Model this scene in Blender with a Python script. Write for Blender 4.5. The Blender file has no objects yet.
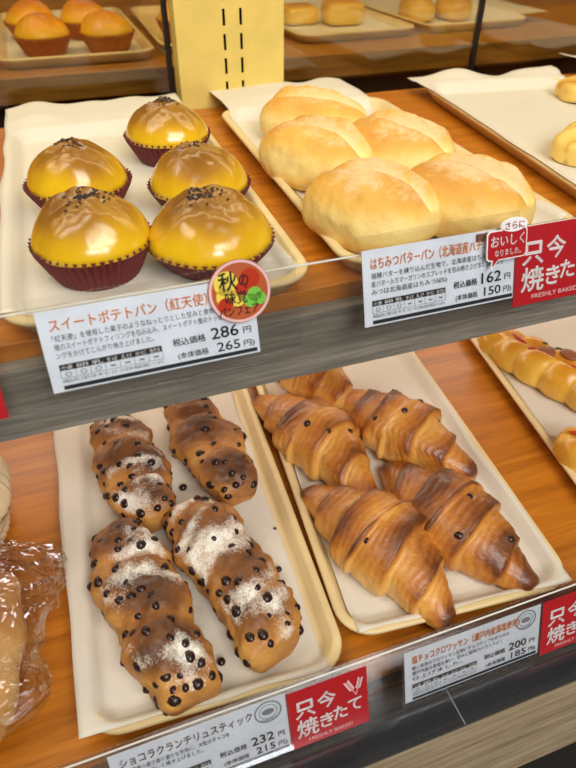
import bpy, bmesh, math, random
from math import sin, cos, pi, radians as R
from mathutils import Vector, Matrix, noise

random.seed(7)
scene = bpy.context.scene
COL = scene.collection
US, LS = 1.04, 0.80            # heights of the upper and the lower shelf top

# ------------------------------------------------------------------ objects
def link(o, parent=None):
    COL.objects.link(o)
    if parent: o.parent = parent
    return o

def mesh_obj(name, me, mat=None, parent=None, smooth=False):
    o = bpy.data.objects.new(name, me)
    if mat is not None: me.materials.append(mat)
    if smooth:
        for p in me.polygons: p.use_smooth = True
    return link(o, parent)

def tag(o, label=None, cat=None, group=None, kind=None):
    if label: o['label'] = label
    if cat: o['category'] = cat
    if group: o['group'] = group
    if kind: o['kind'] = kind
    return o

def thing(name, label, cat, loc=(0, 0, 0), rot=(0, 0, 0), group=None):
    o = bpy.data.objects.new(name, None)
    o.empty_display_size = .02
    o.location = loc; o.rotation_euler = rot
    link(o)
    return tag(o, label, cat, group)

class MB:
    """collects verts / faces for ONE mesh object"""
    def __init__(s): s.v = []; s.f = []; s.at = {}
    def add(s, vs, fs):
        b = len(s.v); s.v += [tuple(v) for v in vs]; s.f += [tuple(i + b for i in f) for f in fs]
    def box(s, a, b):
        (x0, y0, z0), (x1, y1, z1) = a, b
        s.add([(x0,y0,z0),(x1,y0,z0),(x1,y1,z0),(x0,y1,z0),(x0,y0,z1),(x1,y0,z1),(x1,y1,z1),(x0,y1,z1)],
              [(0,3,2,1),(4,5,6,7),(0,1,5,4),(1,2,6,5),(2,3,7,6),(3,0,4,7)])
    def tube(s, pts, r, n=8, closed=False):
        pts = [Vector(p) for p in pts]; N = len(pts); base = len(s.v)
        for i, p in enumerate(pts):
            if closed: t = pts[(i+1) % N] - pts[i-1]
            else: t = pts[min(i+1, N-1)] - pts[max(i-1, 0)]
            t.normalize()
            a = t.orthogonal() if abs(t.z) > .9 else t.cross(Vector((0,0,1)))
            a.normalize(); b = t.cross(a)
            rr = r(i/(N-1)) if callable(r) else r
            for k in range(n):
                q = 2*pi*k/n
                s.v.append(tuple(p + a*cos(q)*rr + b*sin(q)*rr))
        M = N if closed else N-1
        for i in range(M):
            for k in range(n):
                a0 = base+i*n+k; a1 = base+i*n+(k+1) % n
                b0 = base+((i+1) % N)*n+k; b1 = base+((i+1) % N)*n+(k+1) % n
                s.f.append((a0, a1, b1, b0))
        if not closed:
            s.f.append(tuple(base+k for k in range(n))[::-1])
            s.f.append(tuple(base+(N-1)*n+k for k in range(n)))
    def mesh(s, name):
        me = bpy.data.meshes.new(name); me.from_pydata(s.v, [], s.f); me.update()
        for k, vals in s.at.items():
            a = me.attributes.new(k, 'FLOAT', 'POINT'); a.data.foreach_set('value', vals)
        return me
    def build(s, name, mat, parent=None, smooth=False, bevel=0, solid=0, angle=None):
        o = mesh_obj(name, s.mesh(name), mat, parent, smooth)
        if solid:
            m = o.modifiers.new('thickness', 'SOLIDIFY'); m.thickness = solid; m.offset = 0
        if bevel:
            m = o.modifiers.new('bevel', 'BEVEL'); m.width = bevel; m.segments = 2; m.limit_method = 'ANGLE'
        return o

def box(name, a, b, mat, parent=None, bevel=0.0008):
    m = MB(); m.box(a, b); return m.build(name, mat, parent, bevel=bevel)

# ------------------------------------------------------------------ materials
def newmat(name):
    m = bpy.data.materials.new(name); m.use_nodes = True
    nt = m.node_tree; nt.nodes.clear()
    out = nt.nodes.new('ShaderNodeOutputMaterial')
    bs = nt.nodes.new('ShaderNodeBsdfPrincipled')
    nt.links.new(bs.outputs[0], out.inputs[0])
    return m, nt, bs, out

def N(nt, t, **k):
    n = nt.nodes.new(t)
    for a, b in k.items():
        if a.startswith('i_'):
            key = a[2:]; n.inputs[int(key) if key.isdigit() else key].default_value = b
        else: setattr(n, a, b)
    return n
def L(nt, a, b): nt.links.new(a, b)

def lin(r, g, b):
    f = lambda c: (c/255/12.92) if c/255 <= .04045 else ((c/255+.055)/1.055)**2.4
    return (f(r), f(g), f(b), 1)

def ramp(nt, fac, stops, interp='LINEAR'):
    n = nt.nodes.new('ShaderNodeValToRGB'); cr = n.color_ramp; cr.interpolation = interp
    while len(cr.elements) < len(stops): cr.elements.new(.5)
    for e, (p, c) in zip(cr.elements, stops): e.position = p; e.color = c
    L(nt, fac, n.inputs[0]); return n

def simple(name, col, rough=.5, metal=0, spec=.5, coat=0):
    m, nt, bs, out = newmat(name)
    # faint natural variation so no surface is perfectly flat in tone
    tc = N(nt, 'ShaderNodeTexCoord'); nz = N(nt, 'ShaderNodeTexNoise', i_Scale=35., i_Detail=3.)
    L(nt, tc.outputs['Object'], nz.inputs['Vector'])
    d = tuple(c*.88 for c in col[:3])+(1,)
    rp = ramp(nt, nz.outputs[0], [(.3, d), (.7, col)])
    L(nt, rp.outputs[0], bs.inputs['Base Color'])
    bs.inputs['Roughness'].default_value = rough; bs.inputs['Metallic'].default_value = metal
    bs.inputs['Specular IOR Level'].default_value = spec; bs.inputs['Coat Weight'].default_value = coat
    return m

def wood(name, dark, mid, light, scale=(3, 45, 45), rough=.35, bump=.05, spec=.5):
    m, nt, bs, out = newmat(name)
    tc = N(nt, 'ShaderNodeTexCoord'); mp = N(nt, 'ShaderNodeMapping')
    mp.inputs['Scale'].default_value = scale
    L(nt, tc.outputs['Object'], mp.inputs[0])
    n1 = N(nt, 'ShaderNodeTexNoise', i_Scale=2., i_Detail=6., i_Roughness=.6, i_Distortion=.4)
    n2 = N(nt, 'ShaderNodeTexNoise', i_Scale=9., i_Detail=4., i_Roughness=.7)
    L(nt, mp.outputs[0], n1.inputs[0]); L(nt, mp.outputs[0], n2.inputs[0])
    mx = N(nt, 'ShaderNodeMath', operation='ADD'); mu = N(nt, 'ShaderNodeMath', operation='MULTIPLY', i_1=.45)
    L(nt, n2.outputs[0], mu.inputs[0]); L(nt, n1.outputs[0], mx.inputs[0]); L(nt, mu.outputs[0], mx.inputs[1])
    rp = ramp(nt, mx.outputs[0], [(.5, dark), (.72, mid), (.95, light)])
    L(nt, rp.outputs[0], bs.inputs['Base Color'])
    bs.inputs['Roughness'].default_value = rough; bs.inputs['Specular IOR Level'].default_value = spec
    bp = N(nt, 'ShaderNodeBump', i_Strength=bump, i_Distance=.001)
    L(nt, mx.outputs[0], bp.inputs['Height']); L(nt, bp.outputs[0], bs.inputs['Normal'])
    return m

M = {}
M['shelf'] = wood('warm_shelf_veneer', lin(152,86,14), lin(182,107,20), lin(202,126,32), (3, 50, 50), .38)
M['fascia'] = wood('shaded_oak_edge', lin(92,88,80), lin(124,118,106), lin(154,148,134), (5, 90, 90), .55)  # same oak as the front panel, its shade put into a darker colour
M['oak'] = wood('pale_oak_front', lin(140,118,88), lin(172,150,116), lin(200,180,146), (5, 70, 70), .5)
M['farwood'] = wood('far_shelf_veneer', lin(130,82,22), lin(160,106,34), lin(184,126,46), (4, 60, 60), .4)
M['tray'] = simple('ivory_tray', lin(232,206,150), .38)
M['dark'] = simple('recess_shade', lin(26,22,18), .7)  # near-black colour stands in for shade in the gaps behind and below
M['bar'] = simple('dark_glass_gasket', lin(20,17,12), .4)
M['pillar'] = simple('cream_painted_steel', lin(230,202,108), .45)
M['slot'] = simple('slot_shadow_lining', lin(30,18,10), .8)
M['floor'] = simple('shop_floor', lin(120,108,92), .5)
M['wall'] = simple('shop_wall', lin(190,170,140), .8)
M['card'] = simple('bluish_white_card', lin(238,243,252), .4)
M['ink'] = simple('black_ink', lin(22,22,26), .6)
M['orange'] = simple('orange_ink', lin(246,146,34), .5)
M['brown'] = simple('brown_ink_and_reflection', lin(120,62,36), .5)
M['grey'] = simple('grey_ink', lin(128,132,140), .6)
M['red'] = simple('red_card', lin(178,22,30), .4)
M['white'] = simple('white_ink', lin(250,244,240), .5)
M['pink'] = simple('pale_pink_ink', lin(238,190,186), .5)
M['green'] = simple('green_ink', lin(120,196,60), .5)
M['yellow'] = simple('yellow_ink', lin(240,212,70), .5)
M['rust'] = simple('rust_ink', lin(186,84,30), .5)
M['chip'] = simple('dark_chocolate', lin(44,22,16), .3)
M['sesame'] = simple('black_sesame', lin(26,20,30), .45)
M['ketchup'] = simple('red_ketchup', lin(190,52,22), .3)
M['herb'] = simple('dried_herb', lin(66,92,24), .7)
M['sausage'] = simple('sausage', lin(150,88,56), .5)
M['wicker'] = simple('pale_wicker', lin(224,200,158), .6)

def mat_paper():
    m, nt, bs, out = newmat('embossed_baking_paper')
    tc = N(nt, 'ShaderNodeTexCoord')
    br = N(nt, 'ShaderNodeTexBrick', i_Scale=110.)
    br.inputs['Mortar Size'].default_value = .12
    br.inputs['Color1'].default_value = lin(236,229,214); br.inputs['Color2'].default_value = lin(231,224,208)
    br.inputs['Mortar'].default_value = lin(220,211,192)
    L(nt, tc.outputs['Object'], br.inputs['Vector'])
    L(nt, br.outputs[0], bs.inputs['Base Color'])
    bs.inputs['Roughness'].default_value = .65; bs.inputs['Specular IOR Level'].default_value = .25
    nz = N(nt, 'ShaderNodeTexNoise', i_Scale=18., i_Detail=2.)
    L(nt, tc.outputs['Object'], nz.inputs['Vector'])
    b1 = N(nt, 'ShaderNodeBump', i_Strength=.5, i_Distance=.0008); L(nt, br.outputs['Fac'], b1.inputs['Height'])
    b2 = N(nt, 'ShaderNodeBump', i_Strength=.35, i_Distance=.004); L(nt, nz.outputs[0], b2.inputs['Height'])
    L(nt, b1.outputs[0], b2.inputs['Normal']); L(nt, b2.outputs[0], bs.inputs['Normal'])
    return m
M['paper'] = mat_paper()

def mat_clear(name, tint=(1,1,1,1), gloss=.08, rough=.05, bump=0., scale=25.):
    m, nt, bs, out = newmat(name); nt.nodes.remove(bs)
    tr = N(nt, 'ShaderNodeBsdfTransparent'); tr.inputs[0].default_value = tint
    gl = N(nt, 'ShaderNodeBsdfGlossy', i_Roughness=rough)
    lw = N(nt, 'ShaderNodeLayerWeight', i_Blend=.25)
    mr = N(nt, 'ShaderNodeMapRange'); mr.inputs['To Min'].default_value = gloss; mr.inputs['To Max'].default_value = .7
    L(nt, lw.outputs['Facing'], mr.inputs[0])
    if bump:
        tc = N(nt, 'ShaderNodeTexCoord')
        nz = N(nt, 'ShaderNodeTexNoise', i_Scale=scale, i_Detail=3., i_Distortion=1.2)
        L(nt, tc.outputs['Object'], nz.inputs[0])
        b = N(nt, 'ShaderNodeBump', i_Strength=bump, i_Distance=.02); L(nt, nz.outputs[0], b.inputs['Height'])
        L(nt, b.outputs[0], gl.inputs['Normal']); L(nt, b.outputs[0], lw.inputs['Normal'])
    mix = N(nt, 'ShaderNodeMixShader')
    L(nt, mr.outputs[0], mix.inputs[0]); L(nt, tr.outputs[0], mix.inputs[1]); L(nt, gl.outputs[0], mix.inputs[2])
    L(nt, mix.outputs[0], out.inputs[0])
    return m
M['acrylic'] = mat_clear('clear_acrylic', (.985,.985,.98,1), .018, .12)
M['glass'] = mat_clear('rear_glass', (.86,.86,.80,1), .03, .02)
M['film'] = mat_clear('clear_plastic_film', (.995,.99,.98,1), .07, .10, .7, 26.)
M['lip'] = simple('acrylic_edge_highlight', lin(226,224,214), .3)  # off-white colour paints the bright highlight along the rail's top edge

def mat_steel():
    m, nt, bs, out = newmat('brushed_steel')
    tc = N(nt, 'ShaderNodeTexCoord'); mp = N(nt, 'ShaderNodeMapping'); mp.inputs['Scale'].default_value = (2, 400, 400)
    nz = N(nt, 'ShaderNodeTexNoise', i_Scale=3., i_Detail=4.)
    L(nt, tc.outputs['Object'], mp.inputs[0]); L(nt, mp.outputs[0], nz.inputs[0])
    rp = ramp(nt, nz.outputs[0], [(.3, (.22,.22,.23,1)), (.7, (.36,.36,.37,1))])
    L(nt, rp.outputs[0], bs.inputs['Base Color'])
    bs.inputs['Metallic'].default_value = 1; bs.inputs['Roughness'].default_value = .16
    return m
M['steel'] = mat_steel()

def mat_crust(name, stops, rough=.35, dust=0., dustscale=60., dustcol=lin(250,244,228), nscale=40., nmix=.35,
              bump=.3, bscale=120., coat=0., dist=.0015, edge=(.48,.6), fine=420., tex='bake'):
    """baked dough: the per-vertex 'bake' value (how browned that spot is) runs through a colour ramp; dusting by the 'dust' value"""
    m, nt, bs, out = newmat(name)
    tc = N(nt, 'ShaderNodeTexCoord')
    at = N(nt, 'ShaderNodeAttribute', attribute_name='bake')
    nz = N(nt, 'ShaderNodeTexNoise', i_Scale=nscale, i_Detail=5., i_Roughness=.65); L(nt, tc.outputs['Object'], nz.inputs[0])
    s = N(nt, 'ShaderNodeMath', operation='SUBTRACT', i_1=.5); L(nt, nz.outputs[0], s.inputs[0])
    k = N(nt, 'ShaderNodeMath', operation='MULTIPLY_ADD', i_1=nmix*2); L(nt, s.outputs[0], k.inputs[0]); L(nt, at.outputs['Fac'], k.inputs[2])
    rp = ramp(nt, k.outputs[0], stops)
    colour = rp.outputs[0]
    bn = N(nt, 'ShaderNodeTexNoise', i_Scale=bscale, i_Detail=5., i_Roughness=.6); L(nt, tc.outputs['Object'], bn.inputs[0])
    bs.inputs['Roughness'].default_value = rough; bs.inputs['Coat Weight'].default_value = coat
    bs.inputs['Coat Roughness'].default_value = .18
    if dust:
        da = N(nt, 'ShaderNodeAttribute', attribute_name='dust')
        d1 = N(nt, 'ShaderNodeTexNoise', i_Scale=dustscale, i_Detail=3., i_Roughness=.6); L(nt, tc.outputs['Object'], d1.inputs[0])
        d2 = N(nt, 'ShaderNodeTexNoise', i_Scale=fine, i_Detail=2.); L(nt, tc.outputs['Object'], d2.inputs[0])
        a1 = N(nt, 'ShaderNodeMath', operation='MULTIPLY_ADD', i_1=.7); L(nt, d1.outputs[0], a1.inputs[0])
        a2 = N(nt, 'ShaderNodeMath', operation='MULTIPLY', i_1=.45); L(nt, d2.outputs[0], a2.inputs[0]); L(nt, a2.outputs[0], a1.inputs[2])
        a3 = N(nt, 'ShaderNodeMath', operation='SUBTRACT', i_1=.575); L(nt, a1.outputs[0], a3.inputs[0])
        a4 = N(nt, 'ShaderNodeMath', operation='ADD'); L(nt, a3.outputs[0], a4.inputs[0]); L(nt, da.outputs['Fac'], a4.inputs[1])
        mr = N(nt, 'ShaderNodeMapRange'); mr.inputs['From Min'].default_value = edge[0]; mr.inputs['From Max'].default_value = edge[1]
        mr.inputs['To Max'].default_value = dust
        L(nt, a4.outputs[0], mr.inputs[0])
        mx = N(nt, 'ShaderNodeMix', data_type='RGBA'); mx.inputs[7].default_value = dustcol
        L(nt, mr.outputs[0], mx.inputs[0]); L(nt, colour, mx.inputs[6]); colour = mx.outputs[2]
        ra = N(nt, 'ShaderNodeMapRange'); ra.inputs['To Min'].default_value = rough; ra.inputs['To Max'].default_value = .9
        L(nt, mr.outputs[0], ra.inputs[0]); L(nt, ra.outputs[0], bs.inputs['Roughness'])
    L(nt, colour, bs.inputs['Base Color'])
    bp = N(nt, 'ShaderNodeBump', i_Strength=bump, i_Distance=dist); L(nt, bn.outputs[0], bp.inputs['Height'])
    L(nt, bp.outputs[0], bs.inputs['Normal'])
    bs.inputs['Subsurface Weight'].default_value = .0
    return m
M['bun'] = mat_crust('sweet_potato_glaze', [(0., lin(232,186,20)), (.3, lin(212,160,22)), (.6, lin(168,116,32)), (1., lin(134,86,28))],
                     .22, bump=.25, bscale=45., coat=.5, nscale=30., nmix=.2, dist=.003)
M['honey'] = mat_crust('honey_bread_crust', [(0., lin(248,222,142)), (.4, lin(232,180,80)), (.75, lin(212,144,56)), (1., lin(178,104,38))],
                       .5, dust=.8, dustcol=lin(240,206,158), nscale=26., nmix=.25, bump=.55, bscale=190., dustscale=75., edge=(.40,.66), fine=420.)
M['rustic'] = mat_crust('chocolate_rustic_crust', [(0., lin(212,156,76)), (.35, lin(182,122,56)), (.65, lin(136,84,40)), (1., lin(84,50,26))],
                        .5, dust=.95, dustcol=lin(250,244,226), nscale=40., nmix=.42, bump=.8, bscale=150., dustscale=70., edge=(.40,.74), fine=600.)
M['croissant'] = mat_crust('croissant_crust', [(0., lin(240,190,104)), (.3, lin(222,156,68)), (.6, lin(192,118,44)), (.82, lin(150,84,28)), (1., lin(104,54,20))],
                           .36, dust=.45, dustcol=lin(232,200,150), nscale=40., nmix=.42, bump=.75, bscale=260., coat=.25, edge=(.62,.8), fine=700., dustscale=120.)
M['braid'] = mat_crust('sausage_bread_crust', [(0., lin(240,196,84)), (.4, lin(226,164,48)), (.75, lin(200,122,32)), (1., lin(150,82,26))],
                       .3, nscale=34., nmix=.4, bump=.35, coat=.2)
M['pale'] = mat_crust('pale_pastry', [(0., lin(246,214,120)), (.5, lin(230,180,76)), (1., lin(176,108,34))], .4, nscale=30., nmix=.2, bump=.2)
M['stick'] = mat_crust('bread_stick_crust', [(0., lin(240,206,140)), (.5, lin(220,166,92)), (1., lin(160,96,44))], .5, nscale=40., nmix=.5, bump=.7, bscale=90.)
M['cup'] = simple('maroon_paper_cup', lin(104,30,34), .55)
M['bag_bread'] = M['stick']

# ------------------------------------------------------------------ room
box('floor', (-3, -3, -.05), (3.5, 4, 0), M['floor']); bpy.data.objects['floor']['kind'] = 'structure'
box('wall_back', (-3, 3.9, 0), (3.5, 4, 2.8), M['wall']); bpy.data.objects['wall_back']['kind'] = 'structure'

# ------------------------------------------------------------------ display furniture
X0, X1 = -.75, 1.45
low = thing('display_counter', 'lower wooden display counter with steel ledge and pale oak front', 'display shelf', (.3, .4, 0))
def part(name, a, b, mat, root, bevel=.0008):
    o = root.location
    return box(name, tuple(a[i]-o[i] for i in range(3)), tuple(b[i]-o[i] for i in range(3)), mat, root, bevel)
part('shelf_board', (X0, .1955, LS-.03), (X1, .785, LS), M['shelf'], low)
part('back_panel', (X0, .822, .0), (.1455, .836, .95), M['dark'], low)
part('back_panel', (.2835, .822, .0), (X1, .836, .95), M['dark'], low)
part('front_panel', (X0, .145, .585), (X1, .165, .766), M['oak'], low)
part('plinth', (X0, .19, .0), (X1, .785, .77), M['dark'], low)
led = part('steel_ledge', (X0, .143, .766), (X1, .1955, .769), M['steel'], low, 0)
sm = MB(); o_ = low.location
for x in (.195,): sm.box((x-.0004-o_[0], .1432-o_[1], .7689-o_[2]), (x+.0004-o_[0], .194-o_[1], .76925-o_[2]))
sm.build('ledge_seam', M['grey'], led)
part('price_rail', (X0, .187, .771), (X1, .1895, .831), M['acrylic'], low, .0006)
part('rail_lip', (X0, .1857, .8302), (X1, .187, .8315), M['lip'], low, .0006)

up = thing('display_shelf', 'upper wooden display shelf with oak front edge painted in a shaded tone', 'display shelf', (.3, .56, US-.03))
part('shelf_board', (X0, .3455, US-.03), (X1, .787, US), M['shelf'], up)
part('fascia', (X0, .3335, .975), (X1, .3455, 1.028), M['fascia'], up)
part('price_rail', (X0, .3275, 1.0), (X1, .330, 1.0705), M['acrylic'], up, .0006)
part('rail_lip', (X0, .3262, 1.0698), (X1, .3275, 1.071), M['lip'], up, .0006)

far = thing('rear_display_shelf', 'wooden shelf of the display behind the rear glass', 'display shelf', (.3, 1.3, US-.034))
part('shelf_board', (-1.2, 1.012, US-.034), (2.2, 1.50, US), M['farwood'], far)
part('back_panel', (-1.2, 1.50, .3), (2.2, 1.52, 1.5), M['farwood'], far)
part('support_panel', (-1.2, 1.06, 0), (2.2, 1.08, US-.034), M['dark'], far)

# slotted upright: front sheet with real slots, side returns
pil = thing('slotted_upright', 'cream slotted steel shelving upright behind the top shelf', 'shelf upright', (.2145, .79, .9))
def slotted_sheet():
    m = MB(); xs0, xs1 = -.0635, .0645; z0, z1 = -.85, .7; y = 0
    cols = [-.0075, .0125]; w = .0016; h = .0085
    zs = [-.85]; k = 0
    zc = []
    z = .083
    while z < .68: zc.append(z); z += .0253
    xsplit = [xs0, cols[0]-w, cols[0]+w, cols[1]-w, cols[1]+w, xs1]
    zsplit = [z0]
    for c in zc: zsplit += [c-h, c+h]
    zsplit.append(z1)
    for i in range(len(xsplit)-1):
        for j in range(len(zsplit)-1):
            if i in (1, 3) and j % 2 == 1: continue
            m.add([(xsplit[i], y, zsplit[j]), (xsplit[i+1], y, zsplit[j]), (xsplit[i+1], y, zsplit[j+1]), (xsplit[i], y, zsplit[j+1])], [(0,1,2,3)])
    for x in (xs0, xs1):
        m.add([(x,0,z0),(x,.03,z0),(x,.03,z1),(x,0,z1)], [(0,1,2,3)])
    return m
slotted_sheet().build('face_sheet', M['pillar'], pil, solid=.0012)
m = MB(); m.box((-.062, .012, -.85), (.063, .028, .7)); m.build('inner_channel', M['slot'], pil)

for nm, xa, xb, lab in (('rear_glass_panel', -1.2, .1445, 'rear glass pane to the left of the cream slotted upright'),
                        ('rear_glass_panel', .283, .572, 'rear glass pane between the cream upright and the dark post'),
                        ('rear_glass_panel', .580, 1.6, 'rear glass pane to the right of the dark post')):
    tag(box(nm, (xa+.004, .826, .95), (xb-.001, .831, 1.55), M['glass'], None, 0), lab, 'glass pane', 'rear glass panes')
g = box('gasket', (.1435, .8265, .95), (.1502, .8315, 1.55), M['bar']); g.name = 'glass_edge_strip'
tag(g, 'thin dark strip edging the rear glass beside the cream upright', 'edge strip')
g = box('glass_post', (.5725, .8245, .95), (.5795, .8325, 1.55), M['bar'])
tag(g, 'slim black post between the rear glass panes', 'post')

# ------------------------------------------------------------------ trays and papers
TW, TL = .200, .385
def rrect(hw, hl, r, n=8):
    pts = []
    for cx, cy, a0 in ((hw-r, hl-r, 0), (-hw+r, hl-r, pi/2), (-hw+r, -hl+r, pi), (hw-r, -hl+r, 1.5*pi)):
        for k in range(n+1):
            a = a0 + pi/2*k/n
            pts.append((cx+r*cos(a), cy+r*sin(a)))
    return pts
def tray_mesh(name, w=TW, l=TL):
    m = MB(); hw, hl = w/2, l/2
    prof = [(.014, 0.), (.009, .0006), (.002, .0105), (.0004, .0120), (.0, .0132), (.0006, .0145), (.002, .0152), (.0055, .0152), (.0072, .0144), (.011, .0055), (.015, .0032)]
    loops = []
    for off, z in prof:
        pts = rrect(hw-off, hl-off, max(.028-off*.6, .006))
        b = len(m.v); m.v += [(x, y, z) for x, y in pts]; loops.append((b, len(pts)))
    for (b0, n), (b1, _) in zip(loops, loops[1:]):
        for k in range(n):
            m.f.append((b0+k, b0+(k+1) % n, b1+(k+1) % n, b1+k))
    m.f.append(tuple(loops[0][0]+k for k in range(loops[0][1]))[::-1])
    m.f.append(tuple(loops[-1][0]+k for k in range(loops[-1][1])))
    me = m.mesh(name)
    for p in me.polygons: p.use_smooth = len(p.vertices) == 4
    return me
TRAY = tray_mesh('baking_tray')
def make_tray(loc, rz, label, me=None):
    o = mesh_obj('baking_tray', me or TRAY)
    if not (me or TRAY).materials: (me or TRAY).materials.append(M['tray'])
    o.location = loc; o.rotation_euler = (0, 0, rz)
    return tag(o, label, 'tray')

def sm01(t): t = max(0., min(1., t)); return t*t*(3-2*t)
def make_paper(loc, rz, x0, x1, y0, y1, label, seed=0, hw=TW/2, hl=TL/2, curl=.006, skew=0., point=None, taper=0.):
    m = MB(); nx, ny = 44, 88
    for j in range(ny+1):
        for i in range(nx+1):
            u, v = i/nx, j/ny
            x = x0+(x1-x0)*u + skew*(v-.5) + taper*(1-v)*(1-u); y = y0+(y1-y0)*v
            w1 = noise.noise(Vector((x*22, seed*3.1, 1.))); w2 = noise.noise(Vector((y*16, seed*5.7, 8.)))
            ex = max(0, abs(u-.5)*2-.8)/.2; ey = max(0, abs(v-.5)*2-.9)/.1
            y += ey*w1*.007*(1 if v > .5 else .5); x += ex*w2*.003
            if point and v > .8:                                   # drawn-out corner of the sheet
                x += point*sm01((v-.8)/.2)*(1-u)
            qx, qy = abs(x)-hw+.028, abs(y)-hl+.028
            d = .028-math.hypot(max(qx, 0), max(qy, 0))-min(max(qx, qy), 0)
            z = .0042 + (.0120)*(1-sm01((d-.006)/.010))
            if d < 0:
                z += min(1, -d/.02)*(curl*(.4+.9*w1 if abs(y) > hl else .15+.5*w2)) 
            z += .0012*(noise.noise(Vector((x*30, y*24, seed)))*.5+.5)*sm01((d-.014)/.02)
            m.v.append((x, y, z))
    for j in range(ny):
        for i in range(nx):
            a = j*(nx+1)+i; m.f.append((a, a+1, a+nx+2, a+nx+1))
    o = m.build('baking_paper', M['paper'], None, smooth=True, solid=.0003)
    o.location = loc; o.rotation_euler = (0, 0, rz)
    return tag(o, label, 'baking paper')

T = dict(sweet=((.0475, .5285, US+.0006), -.02), honey=((.2715, .530, US+.0006), -.023), pale=((.526, .548, US+.0006), -.124),
         end=((.800, .560, US+.0006), -.10),
         rustic=((.0385, .390, LS+.0006), -.06), croissant=((.2405, .394, LS+.0006), -.09), sausage=((.515, .410, LS+.0006), -.155),
         fsweet=((.055, 1.262, US+.0006), .0), fsecond=((.285, 1.27, US+.0006), -.02), fcube=((.52, 1.30, US+.0006), .04), froll=((.765, 1.315, US+.0006), .05))
make_tray(*T['sweet'], 'ivory baking tray holding the five glazed sweet potato buns')
make_tray(*T['honey'], 'ivory baking tray holding the five plump honey butter breads')
make_tray(*T['pale'], 'ivory baking tray at the upper right with mostly empty paper')
make_tray(*T['end'], 'ivory baking tray at the far right end of the top shelf')
make_tray(*T['rustic'], 'ivory baking tray holding the four chocolate chip loaves', tray_mesh('baking_tray', .190))
make_tray(*T['croissant'], 'ivory baking tray holding the croissants')
make_tray(*T['sausage'], 'ivory baking tray holding the braided sausage breads')
FT = tray_mesh('baking_tray', .23, .42)
make_tray(*T['fsweet'], 'ivory tray of orange buns behind the rear glass', FT)
make_tray(*T['fsecond'], 'empty looking ivory tray behind the rear glass next to the cream upright')
make_tray(*T['fcube'], 'ivory tray of square pale breads behind the rear glass', FT)
make_tray(*T['froll'], 'ivory tray with round rolls behind the rear glass, beside the black post', FT)
make_paper(*T['sweet'], -.100, .090, -.176, .262, 'white embossed paper under the glazed sweet potato buns', 1)
make_paper(*T['honey'], -.086, .086, -.168, .266, 'white embossed paper under the honey butter breads', 2, skew=-.012)
make_paper(*T['pale'], -.100, .098, -.168, .218, 'white embossed paper, mostly bare, with one pale pastry at its right', 3, point=-.010, curl=.008)
make_paper(*T['end'], -.098, .092, -.168, .236, 'white paper sheet on the tray at the far right end of the top shelf', 4, point=-.02, curl=.012)
make_paper(*T['rustic'], -.117, .078, -.190, .20, 'white embossed paper under the chocolate chip loaves', 5, taper=.020, hw=.095)
make_paper(*T['croissant'], -.088, .095, -.189, .20, 'white embossed paper under the croissants', 6)
make_paper(*T['sausage'], -.084, .088, -.176, .20, 'white embossed paper under the braided sausage breads', 7)
make_paper(*T['fsweet'], -.10, .10, -.19, .2, 'white paper under the orange buns behind the rear glass', 8, hw=.115, hl=.21)
make_paper(*T['fcube'], -.10, .10, -.18, .2, 'white paper under the square breads behind the rear glass', 9, hw=.115, hl=.21)
make_paper(*T['froll'], -.10, .18, -.18, .2, 'white paper under the round rolls behind the rear glass', 10, hw=.115, hl=.21)

# ------------------------------------------------------------------ bread building
def nz3(p, s, seed=0): return noise.noise(Vector((p[0]*s+seed*7.3, p[1]*s-seed*3.7, p[2]*s+seed*1.9)))
def loaf(fn, nt, nth):
    """closed surface of fn(t, th) -> (point, bake, dust); poles at t = 0 and 1"""
    m = MB(); bake = []; dust = []
    for i in range(nt+1):
        t = i/nt
        if i in (0, nt):
            p, b, d = fn(t, 0); m.v.append(tuple(p)); bake.append(b); dust.append(d); continue
        for k in range(nth):
            p, b, d = fn(t, 2*pi*k/nth); m.v.append(tuple(p)); bake.append(b); dust.append(d)
    row = lambda i: 1+(i-1)*nth
    for k in range(nth):
        m.f.append((0, row(1)+(k+1) % nth, row(1)+k))
        m.f.append((len(m.v)-1, row(nt-1)+k, row(nt-1)+(k+1) % nth))
    for i in range(1, nt-1):
        for k in range(nth):
            m.f.append((row(i)+k, row(i)+(k+1) % nth, row(i+1)+(k+1) % nth, row(i+1)+k))
    m.at = dict(bake=bake, dust=dust)
    return m
def sect(th, w, h, h0, q=1.):
    """flattened-bottom loaf section"""
    c, s = cos(th), sin(th)
    y = w*math.copysign(abs(c)**q, c)
    z = h0+(h-h0)*math.copysign(abs(s)**q, s) if s >= 0 else h0+h0*math.copysign(abs(s)**.6, s)
    return y, z

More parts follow.
